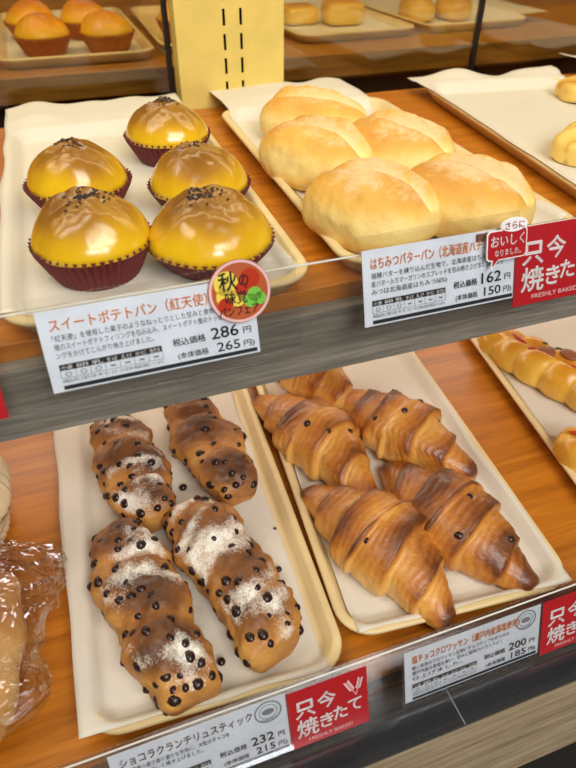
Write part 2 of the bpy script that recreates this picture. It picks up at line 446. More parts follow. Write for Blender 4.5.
# ---- sweet potato bun
PAT = 44
def cup_mesh(rb, rt, h, seed):
    m = MB(); n = PAT*2; nzr = 8
    for j in range(nzr+1):
        v = j/nzr
        for k in range(n):
            a = 2*pi*k/n
            amp = .0004+.0013*v
            r = rb+(rt-rb)*v**.9 + (amp if k % 2 else -amp)
            r *= 1+.02*noise.noise(Vector((cos(a)*2, sin(a)*2, seed)))*v
            m.v.append((r*cos(a), r*sin(a), h*v+(.0012 if (k % 2 and j == nzr) else 0)))
    for j in range(nzr):
        for k in range(n):
            m.f.append((j*n+k, j*n+(k+1) % n, (j+1)*n+(k+1) % n, (j+1)*n+k))
    m.f.append(tuple(range(n))[::-1])
    return m
def bun_top(rx, ry, z0, H, seed, peak=(0, .004), over=.004):
    m = MB(); nr, na = 30, 72; bake = []
    m.v.append((peak[0], peak[1], z0+H)); bake.append(.75)
    for j in range(1, nr+1):
        q = j/nr
        for k in range(na):
            a = 2*pi*k/na
            wob = 1+.035*noise.noise(Vector((cos(a)*1.6, sin(a)*1.6, seed*2.)))+.02*noise.noise(Vector((cos(a)*5, sin(a)*5, seed)))
            rr = q**.9
            prof = max(0., 1-q**2.15)**.72
            x = rx*rr*wob*cos(a)+peak[0]*(1-q); y = ry*rr*wob*sin(a)+peak[1]*(1-q)
            z = z0+H*prof
            lump = noise.noise(Vector((x*34+seed*5, y*34, seed)))*.0034+noise.noise(Vector((x*80+seed, y*80, seed*2)))*.0022+noise.noise(Vector((x*170+seed, y*170, seed*3)))*.0007
            ridge = .003*math.exp(-((abs(sin(a*.5+seed))-.1)/.25)**2)*q*(1-q)*4
            z += (lump+ridge)*(1-q**4)
            if q > .92: z -= .0012*(q-.92)/.08
            m.v.append((x, y, z)); bake.append(max(0, min(1, 1.02-1.1*q**2.6+.3*noise.noise(Vector((x*28, y*28, seed+4))))))
    base = len(m.v)
    for k in range(na):                                     # underside tucked into the cup
        x, y, z = m.v[base-na+k]; m.v.append((x*.90, y*.90, z-.0015)); bake.append(.1)
    m.v.append((0, 0, z0-.006)); bake.append(.1)
    for k in range(na):
        m.f.append((0, 1+k, 1+(k+1) % na))
        for j in range(nr):
            a0 = 1+j*na
            m.f.append((a0+k, a0+na+k, a0+na+(k+1) % na, a0+(k+1) % na))
        a0 = 1+nr*na
        m.f.append((a0+k, len(m.v)-1, a0+(k+1) % na))
    m.at = dict(bake=bake, dust=[0.]*len(m.v))
    return m
def sesame_mesh(top, rng, n, c, spread):
    m = MB()
    P = [v for v in top.v]
    for _ in range(n):
        x = c[0]+rng.gauss(0, spread); y = c[1]+rng.gauss(0, spread*.8)
        z = min(P, key=lambda v: (v[0]-x)**2+(v[1]-y)**2 + (0 if v[2] > .045 else 1))[2]+.0004
        a = rng.random()*pi; l, w, h = .0017, .0010, .0008
        vs = []
        for s_, k_ in ((-1, 0), (1, 0), (0, 1), (0, -1)):
            dx, dy = s_*l, k_*w
            vs.append((x+dx*cos(a)-dy*sin(a), y+dx*sin(a)+dy*cos(a), z))
        vs += [(x, y, z+h), (x, y, z-h)]
        m.add(vs, [(0,3,4),(3,1,4),(1,2,4),(2,0,4),(3,0,5),(1,3,5),(2,1,5),(0,2,5)])
    return m
M['orange_bun'] = mat_crust('orange_bun_glaze', [(0., lin(244,186,40)), (.4, lin(238,164,36)), (1., lin(206,122,34))], .4, nscale=30., nmix=.2, bump=.2, dist=.002)
M['tan_cup'] = simple('orange_brown_paper_cup', lin(176,92,34), .6)
def sweet_bun(loc, rz, label, seed, rx=.0435, ry=.0405, H=.031, cup_h=.031, rt=.0405, seeds=34, group='glazed sweet potato buns', sc=(0, .010), mats=('cup', 'bun')):
    rng = random.Random(seed)
    t = thing('sweet_potato_bun', label, 'bun', loc, (0, 0, rz), group)
    cup_mesh(.028, rt, cup_h, seed).build('baking_cup', M[mats[0]], t, solid=.0005)
    top = bun_top(rx, ry, cup_h-.0002, H, seed)
    top.build('glazed_top', M[mats[1]], t, smooth=True)
    if seeds:
        c = Vector((sc[0], sc[1], 0)); c.rotate(Matrix.Rotation(-rz, 3, 'Z'))
        tag(sesame_mesh(top, rng, seeds, c, .0065).build('sesame_seeds', M['sesame'], t), kind='stuff')
    return t
ZT, ZL = US+.0064, LS+.0064
sweet_bun((.086, .394, ZT), .3, 'glazed sweet potato bun nearest the round autumn sticker', 3, .0445, .0425, .030, .019, .0432, sc=(-.003,.003), seeds=50)
sweet_bun((.008, .408, ZT), -.3, 'glazed sweet potato bun in a tall maroon cup, front left on its tray', 5, .0400, .0390, .028, .025, .0392, sc=(0,.002), seeds=46)
sweet_bun((.101, .489, ZT), .9, 'smooth glazed sweet potato bun between the front and back buns of the right row', 8, .0410, .0395, .029, .021, .0400, seeds=14, sc=(0,.004))
sweet_bun((.009, .520, ZT), 1.6, 'glazed sweet potato bun, back one of the left row', 11, .0420, .0395, .029, .023, .0410, seeds=26, sc=(0,.003))
sweet_bun((.100, .614, ZT), 2.1, 'rearmost glazed sweet potato bun, beside the cream slotted upright', 13, .0405, .0390, .028, .023, .0392, sc=(.002,.004), seeds=40)
for k, (x, y, lab) in enumerate(((.012, 1.125, 'orange bun in a paper cup behind the glass, on the left of its tray'),
                                 (.107, 1.120, 'orange bun with sesame behind the glass, front right on its tray'),
                                 (.085, 1.235, 'orange bun behind the glass, partly hidden by the bun with sesame'),
                                 (.0, 1.25, 'orange bun behind the glass, rear left on its tray'))):
    sweet_bun((x, y, ZT), k*1.3, lab, 20+k, .041, .040, .028, .026, .041, seeds=16 if k == 1 else 0, group='buns behind the rear glass', mats=('tan_cup', 'orange_bun'))
sweet_bun((.235, 1.17, ZT), .3, 'small orange bun behind the glass beside the dark edge strip', 29, .040, .038, .028, .03, seeds=0, group='buns behind the rear glass', mats=('tan_cup', 'orange_bun'))

# ---- honey butter bread
def honey(loc, rz, label, seed, Ln=.128, W=.092, H=.060, side=1):
    def fn(t, th):
        ph = pi*t; x = -Ln/2*cos(ph)*(1-.04*sin(ph)); e = max(0, sin(ph))**.68
        y, z = sect(th, W/2*e, 0, 0); h0 = .35*H
        c, s = cos(th), sin(th)
        y = W/2*e*math.copysign(abs(c)**.9, c)
        z = h0+(H-h0)*e*max(0, s)**.9 if s >= 0 else h0-h0*min(1, abs(s)*1.5)**.7*e
        # lengthwise split beyond the crest
        sy = y-side*.005-.004*sin(x*34+seed); inr = math.exp(-(sy/.0056)**2)*max(0, s)*sm01((e-.35)/.3)
        z -= .0105*inr
        z += .0050*math.exp(-((sy-side*.010)/.005)**2)*max(0, s)*e
        p = Vector((x, y, z)); n_ = nz3(p, 26, seed)*.0030+nz3(p, 70, seed)*.0016+nz3(p, 160, seed)*.0007
        k = 1+n_/.04
        p = Vector((x, y*k, z*(1+(k-1)*max(0, s))))
        top = max(0, s)*e
        b = .08+.50*sm01((top-.15)/.6)+.22*nz3(p, 20, seed+2)-.6*inr
        if s < 0: b = .2
        d = .06+.44*sm01((top-.40)/.5)+.2*inr+.25*nz3(p, 26, seed+6)
        return p, max(0, min(1, b)), d
    o = loaf(fn, 64, 72).build('honey_butter_bread', M['honey'], None, smooth=True)
    o.location = loc; o.rotation_euler = (0, 0, rz)
    return tag(o, label, 'bread', 'plump honey butter breads')
honey((.210, .398, ZT), R(-60), 'plump honey bread directly behind its blue-white price card', 1, .104, .085, .049)
honey((.287, .390, ZT), R(-58), 'floury rough-topped honey bread nearest the red speech-bubble tag', 2, .104, .084, .048)
honey((.214, .518, ZT), R(-58), 'plump honey bread at the left edge of its tray, middle row', 3, .108, .082, .049)
honey((.285, .504, ZT), R(-58), 'plump honey bread in the middle row, behind the floury front bread', 4, .108, .084, .049)
honey((.252, .620, ZT), R(-36), 'rearmost honey bread, in front of the cream upright base', 5, .112, .076, .045)

# ---- chocolate chip rustic loaf
CHIP = None
def chip_mesh():
    m = MB(); rng = random.Random(3)
    n, k_ = 8, 5
    m.v.append((0, 0, -.0022))
    for j in range(1, k_):
        a = pi*j/k_
        for i in range(n):
            q = 2*pi*i/n; r = .0029*sin(a)*(1+.1*rng.uniform(-1, 1))
            m.v.append((r*cos(q), r*sin(q), -.0022*cos(a)))
    m.v.append((0, 0, .0026))
    for i in range(n):
        m.f.append((0, 1+(i+1) % n, 1+i)); m.f.append((len(m.v)-1, 1+(k_-2)*n+i, 1+(k_-2)*n+(i+1) % n))
        for j in range(k_-2):
            a = 1+j*n; m.f.append((a+i, a+(i+1) % n, a+n+(i+1) % n, a+n+i))
    me = m.mesh('chocolate_chip'); me.materials.append(M['chip'])
    for p in me.polygons: p.use_smooth = True
    return me
CHIP = chip_mesh()
def add_chip(parent, p, nrm, rng, s=1., sink=.0006):
    c = bpy.data.objects.new('chocolate_chip', CHIP); link(c, parent)
    c.location = Vector(p)-Vector(nrm)*sink
    q = Vector(nrm).to_track_quat('Z', 'Y'); c.rotation_mode = 'QUATERNION'; c.rotation_quaternion = q
    k = s*rng.uniform(.8, 1.15); c.scale = (k*rng.uniform(.85, 1.2), k, k*rng.uniform(.75, 1.05))
    return c
def surf_n(fn, t, th, e=.004):
    a = fn(t-e, th)[0]; b = fn(t+e, th)[0]; c = fn(t, th-e*6)[0]; d = fn(t, th+e*6)[0]
    p = fn(t, th)[0]; n = (b-a).cross(d-c)
    if n.length < 1e-12: n = Vector((0, 0, 1))
    n.normalize()
    ctr = Vector((p.x, 0, .015))
    if n.dot(p-ctr) < 0: n = -n
    return p, n
def rustic(loc, rz, label, seed, Ln=.16, W=.060, H=.046, bend=0., chips=46, sugar=.5, hand=1):
    rng = random.Random(seed*11)
    def fn(t, th):
        ph = pi*t; cx = -cos(ph); x = Ln/2*(cx*.86+.14*cx**3); e = max(0, sin(ph))**.34
        c, s = cos(th), sin(th); h0 = .33*H
        tw = (x/Ln*3.0*hand+th/(2*pi)+seed*.13)
        fold = abs(sin(pi*tw))**.75                              # rolled, twisted dough
        k = .86+.19*fold*max(0, min(1, s*1.6+.5))
        y = W/2*e*c*k*(1+.10*sin(x*46+seed))
        z = h0+(H-h0)*e*max(0, s)**.85*k if s >= 0 else h0-h0*min(1, abs(s)*1.5)**.6*min(1, e*1.3)
        p = Vector((x, y, z))
        dn = nz3(p, 36, seed)*.0045+nz3(p, 90, seed)*.0026+nz3((tw*.06, p.y*.4, p.z*.4), 70, seed)*.0024+nz3(p, 190, seed)*.0010
        kk = 1+dn/.03
        p = Vector((x+.002*nz3(p, 40, seed+3), y*kk+bend*4*(t-.5)**2, z*(1+(kk-1)*max(0, s))))
        top = max(0, s)*e
        b = .32+.48*sm01((top-.2)/.7)*(.55+.45*fold)+.45*nz3(p, 24, seed+5)+.25*nz3((tw*.06, p.y*.4, p.z*.4), 80, seed+2)-(1-fold)*.12
        if s < -.2: b = .3
        wv = Vector((tw*.055, p.y*.35, p.z*.3))
        d = -.24+(sugar+.28)*sm01((top-.12)/.5)+.50*nz3(wv, 60, seed+8)+.34*nz3(p, 30, seed+9)
        return p, max(0, min(1, b)), d
    t_ = thing('chocolate_chip_loaf', label, 'bread', loc, (0, 0, rz), 'twisted chocolate chip loaves')
    loaf(fn, 120, 80).build('crust', M['rustic'], t_, smooth=True)
    placed = []
    tries = 0
    while len(placed) < chips and tries < 3000:
        tries += 1
        u = rng.random(); t = .5-.5*(1-2*u)*.95
        th = rng.uniform(.1, pi-.1)
        if rng.random() < .30: th = rng.choice((rng.uniform(-.35, .55), rng.uniform(pi-.55, pi+.35)))
        p, n = surf_n(fn, t, th)
        if any((p-q).length < .0078 for q in placed): continue
        if p.z < .005: continue
        placed.append(p); add_chip(t_, p, n, rng, 1.34, .0013)
    return t_
rustic((.000, .436, ZL), R(-82), 'chocolate chip loaf, rear of the left row, lightly dusted', 1, .150, .062, .042, .004, 58, .30)
rustic((.078, .442, ZL), R(-80), 'golden chocolate chip loaf with little sugar, rear of the right row', 2, .150, .062, .040, -.002, 50, .10)
rustic((-.011, .283, ZL), R(-80), 'long browned chocolate chip loaf, front of the left row', 3, .166, .064, .044, .006, 66, .34)
rustic((.059, .292, ZL), R(-77), 'chocolate chip loaf thick with white sugar, nearest the red card', 4, .160, .064, .044, -.007, 60, .46, -1)
rng = random.Random(5)
for x, y, s, lab in ((.043, .408, 1.3, 'loose chocolate chips stuck together between the two rear loaves'), (.099, .292, 1., 'loose chocolate chip on the paper to the right of the sugared loaf'),
                (.033, .231, 1.1, 'loose chocolate chip on the paper between the two front loaves'), (.110, .333, .45, 'tiny chocolate crumb on the paper above the loose chip at right'),
                (.051, .236, .6, 'small chocolate crumb by the front end of the sugared loaf')):
    c = bpy.data.objects.new('loose_chocolate_chip', CHIP); link(c)
    c.location = (x, y, ZL+.0016); c.scale = (s*1.1, s, s); c.rotation_euler = (0, 0, rng.random()*6)
    tag(c, lab, 'chocolate chip', 'loose chocolate chips on the paper')

# ---- croissant
def croissant(loc, rz, label, seed, Ln=.17, W=.074, H=.056, bend=.012, dark=0., chips=3, layers=3.2, flip=1):
    rng = random.Random(seed*17)
    def fn(t, th):
        ph = pi*t; cx = -cos(ph); x = Ln/2*(cx*.8+.2*cx**3); a = abs(x)/(Ln/2)
        end = max(0, sin(ph))**.5
        env = (.36+.64*max(0, 1-a**1.35)**1.05)*end**.7
        c, s = cos(th), sin(th)
        sg = 1 if x >= 0 else -1
        q = a*layers*(1-.12*a)+.13*sin(th+.6*seed*sg)+.09*c*flip*sg+.16*nz3((x, c*.03, s*.03), 26, seed)
        q = max(q, 0.0) if False else q
        fr = q-math.floor(q)
        lay = (.25+.75*fr**1.1) if fr < .93 else (1-.75*(fr-.93)/.07)
        step = (.82+.22*lay)
        if a < .06: step = .95+(step-.95)*(a/.06)
        r = env*step*(1-.05*math.floor(max(0, q)))
        rid = .5+.5*sin(q*30+nz3((x, c*.04, s*.04), 25, seed)*7)
        r *= 1+.026*rid*abs(nz3((x, c*.05, s*.05), 34, seed+7))*2
        h0 = .36*H
        y = W/2*r*c*1.06
        z = h0*(.35+.65*env)+(H*1.03-h0)*r*max(0, s)**.9 if s >= 0 else h0*(.35+.65*env)*(1-min(1, abs(s)*1.35)**.65)
        p = Vector((x, y, z)); dn = nz3(p, 34, seed)*.0028+nz3(p, 85, seed)*.0016
        p = Vector((x, y+bend*(1-a*a)*flip-bend*.5+dn, z*(1+dn/.05)))
        top = max(0, s)
        b = .23+.28*sm01(top/.8)+.50*lay**1.7*sm01((top+.3)/.9)-.22*(1-lay)+.34*nz3(p, 22, seed+3)+dark+.3*sm01((a-.85)/.15)+.14*(rid-.5)*(1-lay*.5)
        return p, max(0, min(1, b)), .1+.36*sm01((top-.4)/.5)
    t_ = thing('croissant', label, 'croissant', loc, (0, 0, rz), 'chocolate croissants')
    loaf(fn, 190, 84).build('pastry', M['croissant'], t_, smooth=True)
    for i in range(chips):
        t = rng.uniform(.25, .75); th = rng.uniform(.5, 2.4)
        p, n = surf_n(fn, t, th); add_chip(t_, p, n, rng, 1.25, .0012)
    return t_
croissant((.1775, .412, ZL), R(-72), 'golden croissant at the left of the tray, second from the back', 1, .186, .078, .052, .010, -.08, 3)
croissant((.2705, .397, ZL), R(-66), 'brown croissant along the right edge of the tray, behind the darkest one', 2, .168, .078, .052, -.010, .04, 4)
croissant((.1815, .279, ZL), R(-71), 'large golden croissant nearest the blue-white salt croissant price card', 3, .172, .082, .054, .010, .0, 2)
croissant((.2570, .281, ZL), R(-72), 'darkest croissant with a scorched end, front right of the tray', 4, .170, .082, .053, -.008, .18, 3)
croissant((.2130, .510, ZL), R(-62), 'croissant at the back, mostly hidden under the upper shelf edge', 6, .140, .066, .044, .006, -.05, 1)

# ---- braided sausage bread
def blob(rx, ry, rz_, seed, amp=.15, n=10):
    def fn(t, th):
        ph = pi*t; p = Vector((-rx*cos(ph), ry*sin(ph)*cos(th), rz_*sin(ph)*sin(th)))
        k = 1+amp*nz3(p, 60, seed); return p*k, .5, 0
    return loaf(fn, n, 14)
def braided(loc, rz, label, seed, Ln=.19, W=.058, H=.044, bits=True):
    rng = random.Random(seed)
    def fn(t, th):
        ph = pi*t; cx = -cos(ph); x = Ln/2*(cx*.85+.15*cx**3); e = max(0, sin(ph))**.45
        c, s = cos(th), sin(th); h0 = .35*H
        sd = 1 if c >= 0 else -1
        lump = abs(sin(pi*(x/.034+.5*(sd > 0)+c*.25*sd)))**.6
        k = .80+.24*lump*(abs(c)*.6+.4)
        y = W/2*e*c*k
        z = h0+(H-h0)*e*max(0, s)**.8*k-(.006*math.exp(-(c/.22)**2) if s > 0 else 0)*e if s >= 0 else h0-h0*min(1, abs(s)*1.5)**.6*min(1, e*1.3)
        p = Vector((x, y, z)); dn = nz3(p, 40, seed)*.002
        p = p*(1+dn/.04) if s > 0 else p
        b = .15+.5*max(0, s)*lump*e+.15*nz3(p, 24, seed)
        return p, max(0, min(1, b)), 0
    t_ = thing('braided_sausage_bread', label, 'bread', loc, (0, 0, rz), 'braided sausage breads')
    loaf(fn, 90, 48).build('dough', M['braid'], t_, smooth=True)
    for i, (x, y, kind) in enumerate(((-.066, .004, 'k'), (-.038, -.010, 'k2'), (-.024, .006, 's'), (-.016, .014, 'h'), (-.036, .012, 'h'), (.002, .010, 's'), (.018, -.002, 'k'), (.03, .008, 'h'), (.05, 0, 's'), (.066, .006, 'k'))):
        th = math.acos(max(-1, min(1, y/(W/2)))); t = math.acos(-max(-.98, min(.98, x/(Ln/2)*.98)))/pi
        p, n = surf_n(fn, t, th)
        if kind[0] == 'k': o = blob(.013 if kind == 'k' else .006, .0035, .002, i).build('ketchup_streak', M['ketchup'], t_, smooth=True)
        elif kind == 's': o = blob(.011, .009, .0034, i, .2).build('sausage_slice', M['sausage'], t_, smooth=True)
        else: o = blob(.005, .004, .0016, i, .5).build('parsley_fleck', M['herb'], t_, smooth=True)
        o.location = p-n*.0004; o.rotation_euler = (0, 0, rng.uniform(-.4, .4))
    return t_
braided((.478, .418, ZL), R(-70), 'braided sausage bread with ketchup and herbs, at the back of its tray', 1, .20)
braided((.448, .262, ZL), R(-62), 'braided sausage bread with only its end showing at the right', 2, .16)

# ---- pale pastries on the upper right
def pastry(loc, rz, label, seed, Ln=.11, W=.07, H=.034):
    def fn(t, th):
        ph = pi*t; cx = -cos(ph); x = Ln/2*cx; e = max(0, sin(ph))**.6
        c, s = cos(th), sin(th); h0 = .3*H
        fold = abs(sin(pi*(x/.036+c*.5+.2*seed)))**.6
        k = .78+.28*fold
        y = W/2*e*c*k
        z = h0+(H-h0)*e*max(0, s)**.7*k if s >= 0 else h0-h0*min(1, abs(s)*1.5)**.6
        p = Vector((x, y, z)); p = p*(1+.06*nz3(p, 40, seed))
        return p, max(0, min(1, .1+.7*(1-fold)*max(0, s)+.2*nz3(p, 30, seed)+.1)), 0
    o = loaf(fn, 60, 48).build('folded_pastry', M['pale'], None, smooth=True)
    o.location = loc; o.rotation_euler = (0, 0, rz)
    return tag(o, label, 'pastry', 'pale folded pastries')
pastry((.497, .492, US+.0066), R(25), 'pale folded pastry at the right, in front on the nearly bare paper', 1, .10, .055, .030)
pastry((.655, .645, US+.0066), R(-20), 'pale flat pastry at the right, behind the folded one', 2, .12, .08, .026)

# ---- breads behind the glass
def square_bread(loc, rz, label, sx, sy, H, seed):
    def fn(t, th):
        ph = pi*t; c, s = -cos(ph), sin(ph)
        sq = lambda v, q: math.copysign(abs(v)**q, v)
        x = sx*sq(c, .35); y = sy*sq(s*cos(th), .35) if s > 0 else 0; z = H/2+H/2*sq(s*sin(th), .5) if s > 0 else H/2
        p = Vector((x, y, z)); p = p*(1+.04*nz3(p, 30, seed))
        return p, max(0, min(1, .25+.5*max(0, sin(th))*s+.2*nz3(p, 30, seed))), 0
    o = loaf(fn, 40, 48).build('square_bread', M['pale'], None, smooth=True)
    o.location = loc; o.rotation_euler = (0, 0, rz)
    return tag(o, label, 'bread', 'square breads behind the rear glass')
square_bread((.468, 1.245, ZT), .1, 'square pale bread behind the glass, close to the cream upright', .032, .03, .03, 1)
square_bread((.545, 1.215, ZT), -.1, 'square pale bread behind the glass, on the right of its twin', .036, .032, .038, 2)
def roll(loc, rz, label, seed):
    def fn(t, th):
        ph = pi*t; x = -.046*cos(ph); e = max(0, sin(ph))**.7
        c, s = cos(th), sin(th)
        y = .034*e*c; z = .014+.032*e*max(0, s) if s >= 0 else .014-.014*min(1, abs(s)*1.5*e)**.7
        p = Vector((x, y, z)); p = p*(1+.05*nz3(p, 30, seed)); return p, max(0, min(1, .4+.5*max(0, s)*e+.2*nz3(p, 30, seed))), 0
    o = loaf(fn, 36, 36).build('bread_roll', M['pale'], None, smooth=True)
    o.location = loc; o.rotation_euler = (0, 0, rz)
    return tag(o, label, 'bread roll', 'rolls behind the rear glass')
roll((.700, 1.215, ZT), R(75), 'golden roll behind the glass, left one of the pair by the black post', 1)
roll((.775, 1.205, ZT), R(75), 'golden roll behind the glass, right one of the pair by the black post', 2)

# ------------------------------------------------------------------ lettering
FONT = bpy.data.fonts.get('Bfont') or bpy.data.fonts.load('<builtin>')
def text_mesh(items):
    """items: (string, x, y_top_baseline, height, width or None, bold) -> list of verts / faces joined"""
    m = MB()
    for it in items:
        s, x, y, h, w, bold = (list(it)+[None, 0])[:6] if len(it) < 6 else it
        cu = bpy.data.curves.new('lettering', 'FONT'); cu.body = s; cu.size = h; cu.resolution_u = 3
        o = bpy.data.objects.new('lettering', cu); COL.objects.link(o)
        dg = bpy.context.evaluated_depsgraph_get()
        me = bpy.data.meshes.new_from_object(o.evaluated_get(dg))
        bpy.data.objects.remove(o); bpy.data.curves.remove(cu)
        vs = [v.co.copy() for v in me.vertices]; fs = [tuple(p.vertices) for p in me.polygons]
        bpy.data.meshes.remove(me)
        if not vs: continue
        if w:
            x0 = min(v.x for v in vs); x1 = max(v.x for v in vs); k = w/max(x1-x0, 1e-6)
            for v in vs: v.x = (v.x-x0)*k
        for dx, dy in (((0, 0),) if bold < .007 else ((0, 0), (bold*1.6*h, 0), (bold*.8*h, bold*.9*h), (bold*.8*h, -bold*.9*h))):
            m.add([(v.x+x+dx-bold*.8*h*(bold >= .007), v.y+y+dy, 0) for v in vs], fs)   # heavier strokes
    return m
def lettering(name, items, mat, parent, z=.0005):
    m = text_mesh(items); m.v = [(x, y, z) for x, y, _ in m.v]
    return m.build(name, mat, parent)
def flat(name, polys, mat, parent, z):
    m = MB()
    for poly in polys: m.add([(x, y, z) for x, y in poly], [tuple(range(len(poly)))])
    return m.build(name, mat, parent)
def rect(x0, y0, x1, y1): return [(x0, y0), (x1, y0), (x1, y1), (x0, y1)]
def disc(cx, cy, r, n=40, rx=None): return [(cx+(rx or r)*cos(2*pi*k/n), cy+r*sin(2*pi*k/n)) for k in range(n)]
def ring(cx, cy, r0, r1, n=40):
    return [[(cx+r0*cos(a), cy+r0*sin(a)), (cx+r1*cos(a), cy+r1*sin(a)), (cx+r1*cos(b), cy+r1*sin(b)), (cx+r0*cos(b), cy+r0*sin(b))]
            for a, b in ((2*pi*k/n, 2*pi*(k+1)/n) for k in range(n))]
TILT = R(73)

def price_card(loc, W, H, label, title, tw, body, price, tax, table=True, holder=(.004, .03, .006), tcol='orange', stamp=False, vis=None, strip=None):
    root = thing('price_card', label, 'price card', loc, (TILT, 0, 0), 'price cards in the rails')
    c = MB(); c.box((0, -H, -.0004), (W, 0, 0)); c.build('card', M['card'], root)
    l, r, t = holder
    h = MB(); h.box((-l, -H-.002, .0008), (W+r, t, .0014))
    h.build('clear_sleeve', M['acrylic'], root, bevel=.0002)
    fh = H*.17
    lettering('title_lettering', [(title, W*.05, -H*.24, H*.165, W*tw, .012)], M[tcol], root)
    items = [(b, W*.05, -H*(.37+.105*i), H*.085, W*bw, .006) for i, (b, bw) in enumerate(body)]
    lettering('description_lettering', items, M['ink'], root)
    lettering('price_lettering', [('税込価格', W*.575, -H*.70, H*.105, W*.16, .012), (price, W*.765, -H*.71, H*.21, W*.135, .014), ('円', W*.925, -H*.70, H*.10, W*.04, .008),
                                  ('(本体価格', W*.590, -H*.875, H*.09, W*.15, .008), (tax, W*.785, -H*.885, H*.17, W*.115, .010), ('円)', W*.92, -H*.875, H*.095, W*.055, .008)], M['ink'], root)
    if table:
        x0, x1 = W*.05, W*.52; y0, y1, y2 = -H*.66, -H*.735, -H*.83
        tb = flat('allergen_table', [rect(x0, y1, x1, y0)] + [rect(x0, y2-.0001, x1, y2+.0001)] +
                  [rect(x0+(x1-x0)*k/7-.0001, y2, x0+(x1-x0)*k/7+.0001, y1) for k in range(8)], M['ink'], root, .0004)
        cw = (x1-x0)/7
        lettering('allergen_names', [(n_, x0+cw*k+cw*.12, y1+H*.015, H*.055, cw*.76, .004) for k, n_ in enumerate(('小麦', '卵', '乳', 'そば', 'えび', 'かに', '落花生'))], M['white'], tb, .0007)
        lettering('allergen_marks', [('○' if k < 3 else '×', x0+cw*k+cw*.3, y2+H*.02, H*.07, cw*.42, .004) for k in range(7)], M['ink'], tb, .0007)
        lettering('fine_print', [('本製品は同じ工場で小麦・卵・乳・えび・かにを含む商品を製造しています。', W*.05, -H*.885, H*.048, W*.47, .003)], M['ink'], root)
    flat('dark_bottom_bar', [rect(W*.05, -H*.975, W*.985, -H*.925)], M['ink'], root, .0004)
    if stamp:
        st = flat('round_stamp', ring(W*.885, -H*.20, H*.165, H*.185) + ring(W*.885, -H*.20, H*.115, H*.125) + [disc(W*.885, -H*.20, H*.05, 24, H*.085)], M['grey'], root, .0004)
        lettering('stamp_lettering', [('BAKERY', W*.885-H*.105, -H*.355, H*.05, H*.21, .004)], M['grey'], st, .0004)
    if strip: flat('brown_reflection_strip', [rect(W*strip, -H*.14, W, -H*.03)], M['brown'], root, .0004)  # brownish reflection on the card, painted as a flat strip
    return root

def ear(cx, cy, ln, ang, s):
    """a wheat ear: stem plus paired grains"""
    P = []
    d = Vector((cos(ang), sin(ang))); n = Vector((-d.y, d.x)); o = Vector((cx, cy))
    w = s*.10; a = o; b = o+d*ln
    P.append([tuple(a-n*w), tuple(b-n*w*.6), tuple(b+n*w*.6), tuple(a+n*w)])
    for k in range(5):
        c = o+d*(ln*(.45+.13*k))
        for sd in (-1, 1):
            q = c+n*sd*s*.42; dd = (d+n*sd*.45).normalized(); nn = Vector((-dd.y, dd.x))
            P.append([tuple(q-dd*s*.55), tuple(q+nn*s*.26), tuple(q+dd*s*.6), tuple(q-nn*s*.26)])
    return P
def red_card(loc, W, H, label, ears=True):
    root = thing('fresh_baked_sign', label, 'sign', loc, (TILT, 0, 0), 'red freshly baked cards')
    c = MB(); c.box((0, -H, -.0006), (W, 0, 0)); c.build('card', M['red'], root)
    lettering('white_lettering', [('只', W*.09, -H*.45, H*.33, W*.24, .024), ('今', W*.37, -H*.42, H*.30, W*.22, .024),
                                  ('焼', W*.09, -H*.80, H*.34, W*.26, .020), ('き', W*.38, -H*.77, H*.28, W*.16, .024), ('た', W*.55, -H*.72, H*.27, W*.17, .024), ('て', W*.74, -H*.67, H*.27, W*.17, .024)], M['white'], root)
    lettering('small_lettering', [('FRESHLY BAKED', W*.22, -H*.93, H*.085, W*.56, .006)], M['pink'], root)
    if ears: flat('wheat_ears', ear(W*.85, -H*.42, H*.30, R(115), H*.06) + ear(W*.85, -H*.42, H*.28, R(75), H*.055), M['pink'], root, .0004)
    return root

UY, LY = .3225, .1825
c1 = price_card((-.0330, UY, 1.0715), .1265, .0490, 'price card reading 286 yen for the sweet potato buns', 'スイートポテトパン（紅天使）', .72,
    [('「紅天使」を使用した菓子のようなねっとりとした甘みと食感が特', .80), ('徴のスイートポテトフィリングを包み込み、スイートポテト風のトッピ', .78), ('ングをかけてこんがり焼き上げました。', .44)], '286', '265', holder=(.004, .028, .008))
# round autumn sticker on the first card's sleeve
st = MB(); cxs, cys, rs = .1175, -.0075, .0195
def sdisc(z, r, n=40): return [(cxs+r*cos(2*pi*k/n), cys+r*sin(2*pi*k/n), z) for k in range(n)]
st.add(sdisc(.0019, rs), [tuple(range(40))]); st.add(sdisc(.0026, rs), [tuple(range(40))])
st.f += [(k, (k+1) % 40, 40+(k+1) % 40, 40+k) for k in range(40)]
stk = tag(st.build('round_sticker', M['rust'], c1), label='round autumn sticker with leaf patches')
flat('sticker_rim', ring(cxs, cys, rs*.90, rs*.985), M['pink'], stk, .0028)
flat('green_leaf', [disc(cxs+.009, cys-.003, .0045), disc(cxs+.006, cys-.0065, .0042), disc(cxs+.012, cys-.006, .004)], M['green'], stk, .0028)
flat('red_leaf', [disc(cxs+.007, cys+.007, .0062), disc(cxs+.001, cys+.0015, .004), disc(cxs-.010, cys-.007, .0045)], M['ketchup'], stk, .00275)
flat('yellow_patch', [disc(cxs-.008, cys+.006, .0075, 30), disc(cxs-.002, cys-.004, .005), disc(cxs-.009, cys-.002, .006)], M['yellow'], stk, .0027)
lettering('sticker_lettering', [('秋', cxs-.0125, cys+.0025, .0125, .0115, .018), ('の', cxs+.000, cys+.0035, .009, .006, .016), ('味覚', cxs-.0095, cys-.0065, .0085, .0135, .014), ('パンフェア', cxs-.0145, cys-.0140, .0070, .0250, .014)], M['ink'], stk, .0030)

